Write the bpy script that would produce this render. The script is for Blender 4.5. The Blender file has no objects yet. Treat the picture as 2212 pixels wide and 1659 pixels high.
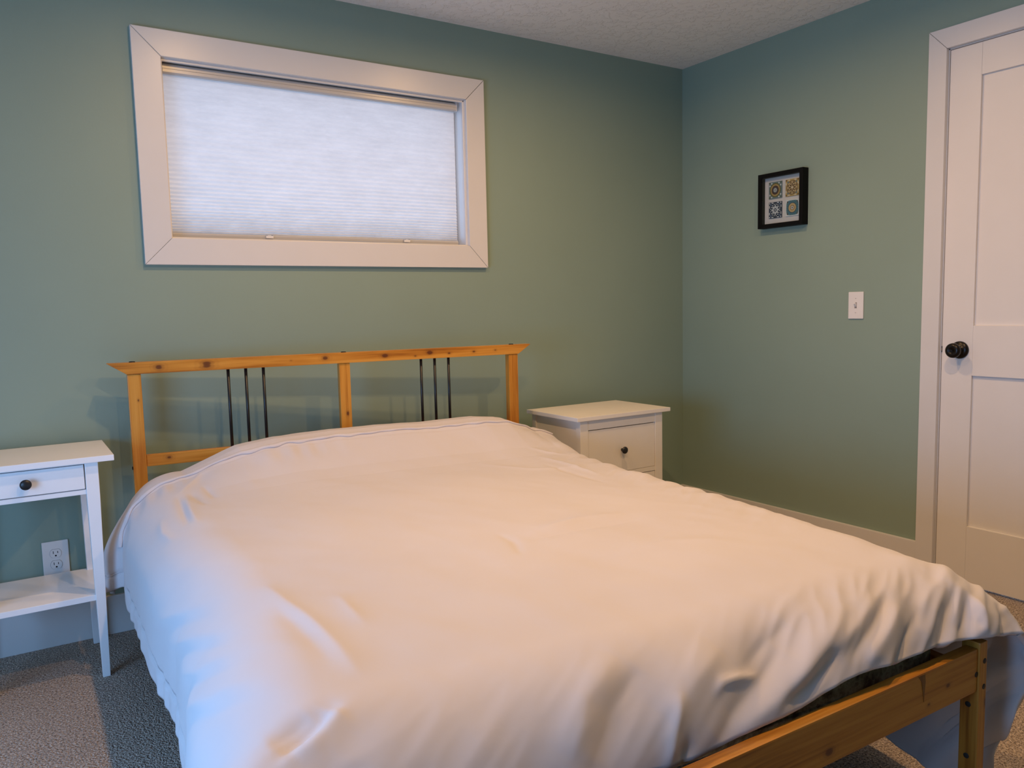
import bpy, bmesh, math, random
import numpy as np
from mathutils import Matrix, Vector, noise
random.seed(7)
PI = math.pi
S = bpy.context.scene
COL = S.collection

# ------------------------------------------------------------------ camera
W_PX, H_PX, F_PX = 2212, 1659, 1697.14
CAM = (-3.0654, -3.0576, 1.1218)
YAW, PITCH, ROLL = map(math.radians, (-32.7541, -5.5584, -1.3011))
fw = Vector((-math.sin(YAW)*math.cos(PITCH), math.cos(YAW)*math.cos(PITCH), math.sin(PITCH)))
r0 = Vector((math.cos(YAW), math.sin(YAW), 0)); u0 = r0.cross(fw)
rt = math.cos(ROLL)*r0 + math.sin(ROLL)*u0
up = -math.sin(ROLL)*r0 + math.cos(ROLL)*u0
cd = bpy.data.cameras.new('camera'); cam = bpy.data.objects.new('camera', cd); COL.objects.link(cam)
cd.sensor_fit = 'HORIZONTAL'; cd.sensor_width = 36.0; cd.lens = F_PX/W_PX*36.0
cd.clip_start = 0.02; cd.clip_end = 200
cam.matrix_world = Matrix(((rt.x, up.x, -fw.x, CAM[0]), (rt.y, up.y, -fw.y, CAM[1]), (rt.z, up.z, -fw.z, CAM[2]), (0, 0, 0, 1)))
S.camera = cam

# ------------------------------------------------------------------ view, world, lights
S.view_settings.view_transform = 'Standard'; S.view_settings.look = 'None'
S.view_settings.gamma = 1.0; S.view_settings.use_curve_mapping = False
S.view_settings.exposure = 0.0
S.cycles.use_denoising = True
S.cycles.max_bounces = 10; S.cycles.diffuse_bounces = 6; S.cycles.transmission_bounces = 8
S.cycles.caustics_reflective = False; S.cycles.caustics_refractive = False
S.cycles.sample_clamp_indirect = 6.0
wd = bpy.data.worlds.new('sky'); S.world = wd; wd.use_nodes = True
wd.node_tree.nodes['Background'].inputs[0].default_value = (0.56, 0.70, 1.0, 1)
wd.node_tree.nodes['Background'].inputs[1].default_value = 1.9

H = 2.336
WARM = (1.0, 0.60, 0.27)
for i, (x, y) in enumerate([(-1.2, -1.0), (-2.32, -1.0), (-1.2, -2.08), (-2.32, -2.08)]):
    ld = bpy.data.lights.new('recessed_light', 'AREA'); ld.shape = 'DISK'; ld.size = 0.055; ld.spread = math.radians(173)
    ld.energy = 10.3 if y > -2 else 12.6; ld.color = WARM
    o = bpy.data.objects.new('recessed_light', ld); o.location = (x, y, H-0.012); COL.objects.link(o)
ld = bpy.data.lights.new('daylight', 'AREA'); ld.shape = 'RECTANGLE'; ld.size = 1.5; ld.size_y = .86
ld.energy = 41.0; ld.color = (0.19, 0.49, 1.0)
day = bpy.data.objects.new('daylight', ld); COL.objects.link(day)
day.location = (-4.32, -2.7, 1.25)
day.rotation_euler = (Vector((-1, 0, 0))).to_track_quat('Z', 'Y').to_euler()

# ------------------------------------------------------------------ materials
def lin(c):
    return tuple(((v/255)/12.92 if v/255 <= .04045 else ((v/255+.055)/1.055)**2.4) for v in c)
class NT:
    def __init__(s, name):
        s.m = bpy.data.materials.new(name); s.m.use_nodes = True
        s.t = s.m.node_tree; s.n = s.t.nodes; s.b = s.n['Principled BSDF']; s.out = s.n['Material Output']
    def N(s, kind, **kw):
        n = s.n.new(kind)
        for k, v in kw.items(): setattr(n, k, v)
        return n
    def L(s, a, b): s.t.links.new(a, b)
    def math(s, op, a, b=None, c=None):
        n = s.N('ShaderNodeMath', operation=op)
        for i, v in enumerate((a, b, c)):
            if v is None: continue
            if isinstance(v, (int, float)): n.inputs[i].default_value = v
            else: s.L(v, n.inputs[i])
        return n.outputs[0]
    def mix(s, f, a, b, mode='MIX'):
        n = s.N('ShaderNodeMix', data_type='RGBA', blend_type=mode)
        for i, v in ((0, f), (6, a), (7, b)):
            if isinstance(v, (int, float)): n.inputs[i].default_value = v
            elif isinstance(v, tuple): n.inputs[i].default_value = (*v[:3], 1)
            else: s.L(v, n.inputs[i])
        return n.outputs[2]
    def ramp(s, f, stops):
        n = s.N('ShaderNodeValToRGB'); s.L(f, n.inputs[0]); e = n.color_ramp.elements
        while len(e) < len(stops): e.new(.5)
        for el, (p, c) in zip(e, stops): el.position = p; el.color = (*c[:3], 1)
        return n.outputs[0]
    def coords(s, scale=(1, 1, 1), kind='Object', loc=(0, 0, 0)):
        tc = s.N('ShaderNodeTexCoord'); mp = s.N('ShaderNodeMapping'); s.L(tc.outputs[kind], mp.inputs[0])
        mp.inputs['Scale'].default_value = scale; mp.inputs['Location'].default_value = loc
        return mp.outputs[0]
    def noise(s, vec, scale, detail=3, rough=.5, out=0):
        n = s.N('ShaderNodeTexNoise'); s.L(vec, n.inputs['Vector']); n.inputs['Scale'].default_value = scale
        n.inputs['Detail'].default_value = detail; n.inputs['Roughness'].default_value = rough
        return n.outputs[out]
    def bump(s, h, strength, dist, prev=None):
        n = s.N('ShaderNodeBump'); s.L(h, n.inputs['Height']); n.inputs['Strength'].default_value = strength
        n.inputs['Distance'].default_value = dist
        if prev: s.L(prev, n.inputs['Normal'])
        return n.outputs[0]
def plain(name, col, rough=.5, spec=.5, metal=0.0, bump=None, var=.04):
    t = NT(name); b = t.b
    v = t.coords(kind='Object'); nz = t.noise(v, 9, 4)
    a = tuple(max(0, c*(1-var)) for c in col); c2 = tuple(min(1, c*(1+var)) for c in col)
    t.L(t.ramp(nz, [(.3, a), (.7, c2)]), b.inputs['Base Color'])
    b.inputs['Roughness'].default_value = rough; b.inputs['Metallic'].default_value = metal
    b.inputs['Specular IOR Level'].default_value = spec
    if bump: t.L(t.bump(t.noise(v, bump[0], 3), bump[1], bump[2]), b.inputs['Normal'])
    return t.m
M = {}
def wall_paint():
    t = NT('sage_paint'); v = t.coords()
    c = t.ramp(t.noise(v, 1.5, 3), [(.3, (.248, .328, .264)), (.7, (.267, .351, .284))])
    t.L(c, t.b.inputs['Base Color']); t.b.inputs['Roughness'].default_value = .5
    t.b.inputs['Specular IOR Level'].default_value = .4
    t.L(t.bump(t.noise(v, 160, 3, .6), .10, .002), t.b.inputs['Normal']); return t.m
M['wall'] = wall_paint()
def ceiling_mat():
    t = NT('knockdown_plaster'); v = t.coords()
    n1 = t.noise(v, 26, 5, .62); s1 = t.ramp(n1, [(.50, (0, 0, 0)), (.56, (1, 1, 1))])
    n2 = t.noise(v, 90, 3, .5)
    t.b.inputs['Base Color'].default_value = (.86, .83, .79, 1); t.b.inputs['Roughness'].default_value = .85
    nb = t.bump(s1, .5, .005); t.L(t.bump(n2, .2, .002, nb), t.b.inputs['Normal']); return t.m
M['ceiling'] = ceiling_mat()
def carpet_mat():
    t = NT('speckled_carpet'); v = t.coords()
    n1 = t.noise(v, 170, 3, .7); n2 = t.noise(v, 420, 2, .6); n3 = t.noise(v, 3, 3)
    vo = t.N('ShaderNodeTexVoronoi'); t.L(v, vo.inputs['Vector']); vo.inputs['Scale'].default_value = 190
    base = t.ramp(n1, [(.30, (.10, .075, .06)), (.41, (.40, .315, .255)), (.52, (.68, .545, .44)), (.66, (.98, .82, .68))])
    dark = t.ramp(n2, [(.34, (.12, .12, .12)), (.45, (1, 1, 1))])
    c = t.mix(1.0, base, dark, 'MULTIPLY')
    c = t.mix(1.0, c, t.ramp(n3, [(.3, (.88, .88, .88)), (.7, (1, 1, 1))]), 'MULTIPLY')
    t.L(c, t.b.inputs['Base Color']); t.b.inputs['Roughness'].default_value = 1.0
    t.b.inputs['Specular IOR Level'].default_value = .1
    h = t.math('ADD', n1, t.math('MULTIPLY', vo.outputs[0], -.8))
    t.L(t.bump(h, .9, .012), t.b.inputs['Normal']); return t.m
M['carpet'] = carpet_mat()
M['trim'] = plain('white_trim_paint', (.70, .675, .65), .33, .5, bump=(35, .05, .002), var=.01)
M['door'] = plain('white_door_paint', (.76, .72, .68), .38, .5, bump=(60, .05, .002), var=.01)
M['table_white'] = plain('white_lacquer', (.88, .87, .87), .32, .5, var=.01)
M['stand_white'] = plain('cream_white_stain', (.82, .77, .69), .38, .5, var=.02)
M['black'] = plain('black_paint', (.012, .012, .013), .38, .5)
M['blackwood'] = plain('black_frame_lacquer', (.003, .003, .003), .6, .15)
M['bronze'] = plain('dark_bronze', (.008, .006, .005), .3, .4, metal=.3, var=.3)
M['gap'] = plain('dark_gap', (.03, .02, .015), .9, .1)
M['seam'] = plain('mitre_gap', (.16, .13, .11), .9, .1)
M['plastic'] = plain('white_plastic', (.80, .77, .74), .3, .5, var=.01)
M['slot'] = plain('slot_black', (.006, .006, .006), .6, .3)
M['grey_line'] = plain('grey_recess', (.25, .24, .24), .6, .3)
M['brass'] = plain('brass', (.55, .38, .18), .3, .5, metal=1.0)
M['bolt'] = plain('dark_bolt', (.02, .018, .015), .5, .4)
M['alu'] = plain('blind_rail_beige', (.52, .50, .47), .3, .6, var=.01)
M['paper'] = plain('cream_mount', (.72, .66, .62), .8, .2, var=.02)
def glass_mat():
    t = NT('clear_glass'); t.n.remove(t.b)
    g = t.N('ShaderNodeBsdfGlossy'); g.inputs['Roughness'].default_value = .02
    tr = t.N('ShaderNodeBsdfTransparent'); tr.inputs[0].default_value = (.93, .96, .97, 1)
    lw = t.N('ShaderNodeLayerWeight'); lw.inputs[0].default_value = .5
    fr = t.math('ADD', .04, t.math('MULTIPLY', t.math('POWER', lw.outputs['Facing'], 5.0), .6))
    mx = t.N('ShaderNodeMixShader'); t.L(fr, mx.inputs[0]); t.L(tr.outputs[0], mx.inputs[1]); t.L(g.outputs[0], mx.inputs[2])
    t.L(mx.outputs[0], t.out.inputs[0]); return t.m
M['glass'] = glass_mat()
def blind_mat():
    t = NT('cellular_shade_fabric'); v = t.coords((1, 1, 3.2))
    n = t.noise(v, 7, 4, .6); n2 = t.noise(t.coords((12, 1, 60)), 3, 3, .6)
    col = t.ramp(t.math('ADD', t.math('MULTIPLY', n, .7), t.math('MULTIPLY', n2, .3)), [(.36, (.80, .80, .80)), (.64, (.90, .90, .90))])
    d = t.N('ShaderNodeBsdfDiffuse'); tr = t.N('ShaderNodeBsdfTranslucent')
    t.L(col, d.inputs[0]); t.L(col, tr.inputs[0])
    mx = t.N('ShaderNodeMixShader'); mx.inputs[0].default_value = .42
    t.L(d.outputs[0], mx.inputs[1]); t.L(tr.outputs[0], mx.inputs[2]); t.n.remove(t.b); t.L(mx.outputs[0], t.out.inputs[0]); return t.m
M['blind'] = blind_mat()
def duvet_mat():
    t = NT('white_cotton'); v = t.coords()
    t.L(t.ramp(t.noise(v, 4, 3), [(.3, (.585, .545, .550)), (.7, (.605, .565, .570))]), t.b.inputs['Base Color'])
    t.b.inputs['Roughness'].default_value = .75; t.b.inputs['Sheen Weight'].default_value = .15
    t.b.inputs['Specular IOR Level'].default_value = .25
    h = t.noise(v, 28, 4, .55); h2 = t.noise(v, 700, 2)
    nb = t.bump(h, .10, .004); t.L(t.bump(h2, .05, .001, nb), t.b.inputs['Normal']); return t.m
M['duvet'] = duvet_mat()
def mattress_mat():
    t = NT('mottled_mattress_fabric'); v = t.coords()
    n = t.noise(v, 22, 5, .65)
    t.L(t.ramp(n, [(.36, (.09, .055, .035)), (.46, (.24, .20, .12)), (.56, (.42, .39, .25)), (.66, (.16, .10, .06))]), t.b.inputs['Base Color'])
    t.b.inputs['Roughness'].default_value = .9
    t.L(t.bump(n, .4, .01), t.b.inputs['Normal']); return t.m
M['mattress'] = mattress_mat()
def pine(name, axis, knots=(), tone=1.0, off=0.0):
    """Orange pine, grain along axis; knots = (centre, radius) in the bed's own axes."""
    t = NT(name)
    sc = [34, 34, 34]; sc[axis] = 1.6
    v = t.coords(tuple(sc), loc=(off, off*2, off*3))
    vw = t.coords(); 
    wob = t.noise(vw, 6, 3, .5)
    n1 = t.noise(v, 1.0, 4, .62); sc2 = [150, 150, 150]; sc2[axis] = 5
    n2 = t.noise(t.coords(tuple(sc2), loc=(off, 0, off)), 1.0, 2, .5)
    f = t.math('ADD', t.math('MULTIPLY', n1, .75), t.math('MULTIPLY', n2, .25))
    k = tone
    c = t.ramp(f, [(.34, (.30*k, .100*k, .008*k)), (.46, (.50*k, .20*k, .022*k)), (.56, (.60*k, .27*k, .038*k)), (.70, (.66*k, .32*k, .058*k))])
    for (p, r) in knots:
        tc = t.N('ShaderNodeTexCoord'); sub = t.N('ShaderNodeVectorMath', operation='SUBTRACT'); t.L(tc.outputs['Object'], sub.inputs[0]); sub.inputs[1].default_value = p
        mul = t.N('ShaderNodeVectorMath', operation='MULTIPLY'); t.L(sub.outputs[0], mul.inputs[0])
        ms = [1, .35, 1]; ms[axis] = .62
        if axis == 2: ms[0] = 1
        mul.inputs[1].default_value = ms
        ln = t.N('ShaderNodeVectorMath', operation='LENGTH'); t.L(mul.outputs[0], ln.inputs[0])
        d = t.math('DIVIDE', ln.outputs['Value'], r*1.35)
        d = t.math('ADD', d, t.math('MULTIPLY', t.math('SUBTRACT', n1, .5), .9))
        halo = t.ramp(d, [(.0, (1, 1, 1)), (.999, (0, 0, 0))])
        ring = t.math('MULTIPLY', t.math('ADD', t.math('SINE', t.math('MULTIPLY', d, 16.0)), 1.0), .5)
        c = t.mix(t.math('MULTIPLY', halo, t.math('ADD', .25, t.math('MULTIPLY', ring, .45))), c, (.16*k, .045*k, .010*k))
        core = t.ramp(d, [(.28, (1, 1, 1)), (.42, (0, 0, 0))])
        c = t.mix(t.math('MULTIPLY', core, .85), c, (.10*k, .025*k, .008*k))
    t.L(c, t.b.inputs['Base Color']); t.b.inputs['Roughness'].default_value = .36
    t.L(t.bump(f, .12, .003), t.b.inputs['Normal']); return t.m

# ------------------------------------------------------------------ mesh helpers
def box(bm, x0, x1, y0, y1, z0, z1, bev=0.0, seg=2, mi=0):
    g = bmesh.ops.create_cube(bm, size=1.0); vs = g['verts']
    for v in vs:
        v.co = Vector(((x0+x1)/2+v.co.x*(x1-x0), (y0+y1)/2+v.co.y*(y1-y0), (z0+z1)/2+v.co.z*(z1-z0)))
    fs = set(f for v in vs for f in v.link_faces)
    for f in fs: f.material_index = mi
    if bev:
        es = list(set(e for v in vs for e in v.link_edges))
        r = bmesh.ops.bevel(bm, geom=es, offset=bev, segments=seg, affect='EDGES', profile=.7)
        for f in r['faces']: f.material_index = mi
    return vs
def prism(bm, pts, ext, bev=0.0, mi=0):
    """pts: 3-D polygon, ext: extrusion vector"""
    vs = [bm.verts.new(p) for p in pts]; ws = [bm.verts.new(Vector(p)+Vector(ext)) for p in pts]
    n = len(pts); fs = [bm.faces.new(vs), bm.faces.new(list(reversed(ws)))]
    for i in range(n): fs.append(bm.faces.new((vs[i], ws[i], ws[(i+1) % n], vs[(i+1) % n])))
    for f in fs: f.material_index = mi
    bmesh.ops.recalc_face_normals(bm, faces=fs)
    if bev:
        es = list(set(e for f in fs for e in f.edges))
        bmesh.ops.bevel(bm, geom=es, offset=bev, segments=2, affect='EDGES', profile=.7)
def lathe(bm, prof, c, axis, seg=32, mi=0):
    """prof: list of (radius, distance along axis)"""
    ax = Vector(axis).normalized(); a = ax.orthogonal().normalized(); b = ax.cross(a); c = Vector(c)
    rings = []
    for r, h in prof:
        if r < 1e-6: rings.append([bm.verts.new(c+ax*h)])
        else: rings.append([bm.verts.new(c+ax*h+(a*math.cos(2*PI*i/seg)+b*math.sin(2*PI*i/seg))*r) for i in range(seg)])
    fs = []
    for p, q in zip(rings, rings[1:]):
        for i in range(seg):
            j = (i+1) % seg
            if len(p) == 1 and len(q) == 1: continue
            if len(p) == 1: f = bm.faces.new((p[0], q[i], q[j]))
            elif len(q) == 1: f = bm.faces.new((p[i], q[0], p[j]))
            else: f = bm.faces.new((p[i], q[i], q[j], p[j]))
            fs.append(f)
    for f in fs: f.material_index = mi; f.smooth = True
    bmesh.ops.recalc_face_normals(bm, faces=fs)
def tube(bm, pts, r, seg=10, mi=0):
    pts = [Vector(p) for p in pts]; rings = []; prev = None
    for i, p in enumerate(pts):
        d = (pts[min(i+1, len(pts)-1)]-pts[max(i-1, 0)]).normalized()
        a = prev - d*prev.dot(d) if prev is not None else d.orthogonal()
        a.normalize(); prev = a; b = d.cross(a)
        rr = r[i] if isinstance(r, (list, tuple)) else r
        rings.append([bm.verts.new(p+(a*math.cos(2*PI*k/seg)+b*math.sin(2*PI*k/seg))*rr) for k in range(seg)])
    for p, q in zip(rings, rings[1:]):
        for i in range(seg):
            f = bm.faces.new((p[i], p[(i+1) % seg], q[(i+1) % seg], q[i])); f.smooth = True; f.material_index = mi
    for rg in (rings[0], list(reversed(rings[-1]))):
        f = bm.faces.new(list(reversed(rg))); f.material_index = mi
def new(): return bmesh.new()
def obj(name, bm, mats, parent=None, smooth=False, bevel=None):
    me = bpy.data.meshes.new(name)
    bm.normal_update(); bm.to_mesh(me); bm.free()
    for m in (mats if isinstance(mats, (list, tuple)) else [mats]): me.materials.append(m)
    if smooth:
        for p in me.polygons: p.use_smooth = True
    o = bpy.data.objects.new(name, me); COL.objects.link(o)
    if parent: o.parent = parent
    if bevel:
        b = o.modifiers.new('bevel', 'BEVEL'); b.width = bevel; b.segments = 2; b.limit_method = 'ANGLE'
    return o
def thing(name, label, cat, loc=(0, 0, 0), rz=0, group=None):
    o = bpy.data.objects.new(name, None); COL.objects.link(o); o.empty_display_size = .1
    o.location = loc; o.rotation_euler = (0, 0, rz); o['label'] = label; o['category'] = cat
    if group: o['group'] = group
    return o
def tag(o, label, cat, group=None):
    o['label'] = label; o['category'] = cat
    if group: o['group'] = group
    return o
def struct(name, bm, mats, parent=None, label=None, cat=None, **kw):
    o = obj(name, bm, mats, parent, **kw)
    if not parent:
        o['kind'] = 'structure'
        if label: o['label'] = label; o['category'] = cat
    return o
def sempty(name, label, cat):
    o = bpy.data.objects.new(name, None); COL.objects.link(o); o.empty_display_size = .1
    o['kind'] = 'structure'; o['label'] = label; o['category'] = cat
    return o

# ------------------------------------------------------------------ room shell
XL, YF, TH = -4.25, -4.4, .15
bm = new(); box(bm, XL-TH, TH, YF-TH, TH, -.06, 0)
struct('floor', bm, M['carpet'], label='brown and grey speckled cut pile carpet over the floor', cat='carpet')
bm = new(); box(bm, XL-TH, TH, YF-TH, TH, H, H+.1)
struct('ceiling', bm, M['ceiling'], label='white knockdown textured ceiling above both green walls', cat='ceiling')
# back wall with the window opening
WX0, WX1, WZ0, WZ1 = -2.545, -1.307, 1.387, 2.032
bm = new()
box(bm, XL-TH, WX0, 0, TH, 0, H); box(bm, WX1, TH, 0, TH, 0, H)
box(bm, WX0, WX1, 0, TH, 0, WZ0); box(bm, WX0, WX1, 0, TH, WZ1, H)
struct('wall_back', bm, M['wall'], label='sage green painted wall behind the headboard', cat='wall')
# right wall with the door opening
DY0, DY1, DZ = -1.384, -2.168, 2.053
bm = new()
box(bm, 0, TH, DY0, 0, 0, H); box(bm, 0, TH, YF-TH, DY1, 0, H); box(bm, 0, TH, DY1, DY0, DZ, H)
struct('wall_right', bm, M['wall'], label='sage green painted wall holding the framed tiles and the door', cat='wall')
# left wall with the daylight window
LY0, LY1, LZ0, LZ1 = -2.75, -1.15, .36, 1.30
bm = new()
box(bm, XL-TH, XL, LY1, 0, 0, H); box(bm, XL-TH, XL, YF, LY0, 0, H)
box(bm, XL-TH, XL, LY0, LY1, 0, LZ0); box(bm, XL-TH, XL, LY0, LY1, LZ1, H)
struct('wall_left', bm, M['wall'])
bm = new(); box(bm, XL-TH, TH, YF-TH, YF, 0, H); struct('wall_front', bm, M['wall'])
# left window casing and sash
w2 = sempty('window_2', 'white framed window in the left wall letting in daylight', 'window')
bm = new()
for y0, y1, z0, z1 in ((LY0-.08, LY0, LZ0-.08, LZ1+.08), (LY1, LY1+.08, LZ0-.08, LZ1+.08), (LY0, LY1, LZ1, LZ1+.08), (LY0, LY1, LZ0-.08, LZ0)):
    box(bm, XL-.001, XL+.018, y0, y1, z0, z1, .002)
obj('casing', bm, M['trim'], w2)
bm = new()
for y0, y1, z0, z1 in ((LY0, LY0+.04, LZ0, LZ1), (LY1-.04, LY1, LZ0, LZ1), (LY0+.04, LY1-.04, LZ1-.04, LZ1), (LY0+.04, LY1-.04, LZ0, LZ0+.04)):
    box(bm, XL-.075, XL-.03, y0, y1, z0, z1, .002)
obj('sash', bm, M['trim'], w2)
day.location.x = XL-.10; day.location.y = (LY0+LY1)/2; day.location.z = (LZ0+LZ1)/2

# ------------------------------------------------------------------ window_1 in the back wall
CX0, CX1, CZ0, CZ1 = -2.630, -1.223, 1.3015, 2.1141        # outside of the casing
IX0, IX1, IZ0, IZ1 = -2.537, -1.314, 1.396, 2.023          # inside of the casing
w1 = sempty('window_1', 'white cased basement window above the wooden headboard', 'window')
g = .0006
def mitre(pts, name):
    bm = new(); prism(bm, [(x, -.019, z) for x, z in pts], (0, .019, 0), .0018); obj(name, bm, M['trim'], w1)
mitre([(CX0, CZ0+g), (IX0, IZ0+g), (IX0, IZ1-g), (CX0, CZ1-g)], 'casing_board')
mitre([(CX1, CZ0+g*2.5), (CX1, CZ1-g*2.5), (IX1, IZ1-g*2.5), (IX1, IZ0+g*2.5)], 'casing_board')
mitre([(CX0+g, CZ1), (IX0+g, IZ1), (IX1-g, IZ1), (CX1-g, CZ1)], 'casing_board')
mitre([(CX0+g, CZ0), (CX1-g, CZ0), (IX1-g, IZ0), (IX0+g, IZ0)], 'casing_board')
bm = new()                                                   # dark hairline behind the mitres
for a, b in (((CX0, CZ0), (IX0, IZ0)), ((CX1, CZ0), (IX1, IZ0)), ((CX0, CZ1), (IX0, IZ1)), ((CX1, CZ1), (IX1, IZ1))):
    d = Vector((b[0]-a[0], 0, b[1]-a[1])).normalized(); n = Vector((-d.z, 0, d.x))*.002
    A = Vector((a[0], -.008, a[1]))+d*.006; B = Vector((b[0], -.008, b[1]))-d*.003
    prism(bm, [A-n, B-n, B+n, A+n], (0, .007, 0))
obj('joint_backing', bm, M['seam'], w1)
bm = new()                                                   # jamb liners with a small stop bead
J = .012
for (x0, x1, z0, z1) in ((WX0, IX0+.003, WZ0, WZ1), (IX1-.003, WX1, WZ0, WZ1), (IX0+.003, IX1-.003, IZ1-.003, WZ1), (IX0+.003, IX1-.003, WZ0, IZ0+.003)):
    box(bm, x0, x1, -.004, .135, z0, z1, .001)
for (x0, x1, z0, z1) in ((IX0, IX0+.006, IZ0, IZ1), (IX1-.009, IX1, IZ0, IZ1), (IX0, IX1, IZ1-.010, IZ1), (IX0, IX1, IZ0, IZ0+.006)):
    box(bm, x0, x1, .000, .012, z0, z1, .002)
obj('jamb_liner', bm, M['trim'], w1)
bm = new()
for (x0, x1, z0, z1) in ((IX0+.003, IX0+.018, IZ0+.003, IZ1-.003), (IX1-.022, IX1-.003, IZ0+.003, IZ1-.003), (IX0+.018, IX1-.022, IZ1-.022, IZ1-.003), (IX0+.018, IX1-.022, IZ0+.003, IZ0+.040)):
    box(bm, x0, x1, .085, .125, z0, z1, .003)
obj('sash', bm, M['trim'], w1)
bm = new(); box(bm, IX0+.018, IX1-.022, .102, .106, IZ0+.040, IZ1-.022); obj('pane', bm, M['glass'], w1)

# ------------------------------------------------------------------ cellular blind inside the window
bl = thing('cellular_blind', 'white pleated cellular blind lowered inside the high window', 'blind', ((IX0+IX1)/2, .045, IZ0+.005))
BX0, BX1 = -2.526, -1.339
bx, by, bz = bl.location
bm = new()
prof = [(0, -.016), (.004, -.021), (.014, -.021), (.017, -.017), (.030, -.017), (.034, -.013), (.036, .0), (.036, .022), (0, .022)]
prism(bm, [(BX0-bx, y, 1.980+h-bz) for h, y in prof], (BX1-BX0, 0, 0))
hr = obj('headrail', bm, M['alu'], bl)
bm = new(); box(bm, BX1-bx, BX1-bx+.003, -.020, .022, 1.979-bz, 2.0175-bz, .001); obj('end_cap', bm, M['trim'], bl)
# fabric: open pleats at the top, stacked close towards the bottom
zt_, zb_ = 1.980, 1.4185
zs = [zt_]; z = zt_
while z > zb_+.004:
    u = (zt_-z)/(zt_-zb_)
    z -= .0098 - .0052*max(0, (u-.45)/.55)**1.2
    zs.append(max(z, zb_))
zs[-1] = zb_
bm = new(); NXB = 60; rows = []
for k, z in enumerate(zs):
    u = (zt_-z)/(zt_-zb_); amp = .0006+.0042*u**2.6
    y = amp if k % 2 else -amp
    row = []
    for i in range(NXB+1):
        x = BX0+.001+(BX1-BX0-.003)*i/NXB
        sag = .006*math.exp(-((x+2.02)/.16)**2)+.002*math.sin(x*9)
        row.append(bm.verts.new((x-bx, y, z-bz + (u**6)*(.003-sag*.5))))
    rows.append(row)
for a, b in zip(rows, rows[1:]):
    for i in range(NXB): bm.faces.new((a[i], a[i+1], b[i+1], b[i]))
obj('pleated_fabric', bm, M['blind'], bl)
bm = new(); pr = [(-.008, -.013), (-.010, -.003), (-.004, .004), (.009, .004), (.012, -.002), (.012, -.011)]
n = 40; rings = []
for i in range(n+1):
    x = BX0+.002+(BX1-BX0-.004)*i/n; dz = .0035*math.exp(-((x+1.85)/.25)**2)
    rings.append([bm.verts.new((x-bx, yy, 1.4180+zz*.95+dz*.6-bz)) for yy, zz in pr])
for a, b in zip(rings, rings[1:]):
    for i in range(len(pr)): bm.faces.new((a[i], a[(i+1) % len(pr)], b[(i+1) % len(pr)], b[i]))
bm.faces.new(rings[0]); bm.faces.new(list(reversed(rings[-1]))); bmesh.ops.recalc_face_normals(bm, faces=bm.faces[:])
brail = obj('bottom_rail', bm, M['alu'], bl)
for hx in (-2.177, -1.595):
    bm = new(); box(bm, hx-bx-.014, hx-bx+.014, -.019, -.009, 1.4175-bz, 1.4195-bz)
    box(bm, hx-bx-.014, hx-bx+.014, -.019, -.017, 1.409-bz, 1.4175-bz)
    box(bm, hx-bx-.013, hx-bx-.007, -.0195, -.0085, 1.4193-bz, 1.4205-bz, mi=1)
    box(bm, hx-bx+.007, hx-bx+.013, -.0195, -.0085, 1.4193-bz, 1.4205-bz, mi=1)
    hd = obj('pull_tab', bm, [M['plastic'], M['bolt']], bl)

# ------------------------------------------------------------------ door_1 in the right wall
def dbox(bm, x0, x1, y0, y1, z0, z1, bev=0, mi=0): box(bm, min(x0, x1), max(x0, x1), min(y0, y1), max(y0, y1), z0, z1, bev, mi=mi)
d1 = sempty('door_1', 'white two panel door with dark round knob at the right', 'door')
KY, KZ = -1.3194, 2.1282; CY = -1.3885; CZt = 2.053
K2 = DY1-(KY-DY0)
def mitre2(pts):
    bm = new(); prism(bm, [(-.018, y, z) for y, z in pts], (.018, 0, 0), .0018); obj('casing_board', bm, M['trim'], d1)
mitre2([(KY, 0), (KY, KZ-g), (CY, CZt-g), (CY, 0)])
mitre2([(KY-g, KZ), (K2+g, KZ), (DY1+.0045, CZt), (CY-g, CZt)])
mitre2([(K2, 0), (DY1+.0045, 0), (DY1+.0045, CZt-g), (K2, KZ-g)])
bm = new(); dbox(bm, .0, .11, DY0, DY0-.008, 0, DZ); dbox(bm, 0, .11, DY1, DY1+.008, 0, DZ); dbox(bm, 0, .11, DY0, DY1, DZ-.004, DZ)
dbox(bm, .042, .052, DY0, DY0-.02, 0, DZ); dbox(bm, .042, .052, DY1, DY1+.02, 0, DZ)
obj('jamb', bm, M['trim'], d1)
LA, LB, LZt = -1.3932, -2.157, 2.0465
leafx = .003
bm = new()
ST = .1145; 
P = [(.241, .825), (1.015, 1.931)]
dbox(bm, leafx, leafx+.035, LA, LA-ST, .01, LZt, .0012); dbox(bm, leafx, leafx+.035, LB+ST, LB, .01, LZt, .0012)
for z0, z1 in ((.01, .241), (.825, 1.015), (1.931, LZt)): dbox(bm, leafx, leafx+.035, LA-ST-.0003, LB+ST+.0003, z0, z1, .0012)
for z0, z1 in P: dbox(bm, leafx+.011, leafx+.024, LA-ST+.002, LB+ST-.002, z0-.002, z1+.002)
leaf = obj('door_leaf', bm, M['door'], d1)
ky, kz = -1.462, .9215
bm = new()
lathe(bm, [(0, -.001), (.0335, -.001), (.0335, .005), (.031, .009), (.024, .012), (.015, .014), (.0125, .022), (.0125, .030), (.017, .034), (.0255, .040), (.0285, .047), (.0275, .055), (.022, .0605), (.012, .0625), (.0115, .0618), (0, .0618)], (leafx, ky, kz), (-1, 0, 0), 48)
box(bm, leafx-.068, leafx-.060, ky-.006, ky+.006, kz-.0018, kz+.0018, .001)
kn = obj('door_knob', bm, M['bronze'], leaf)
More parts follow.
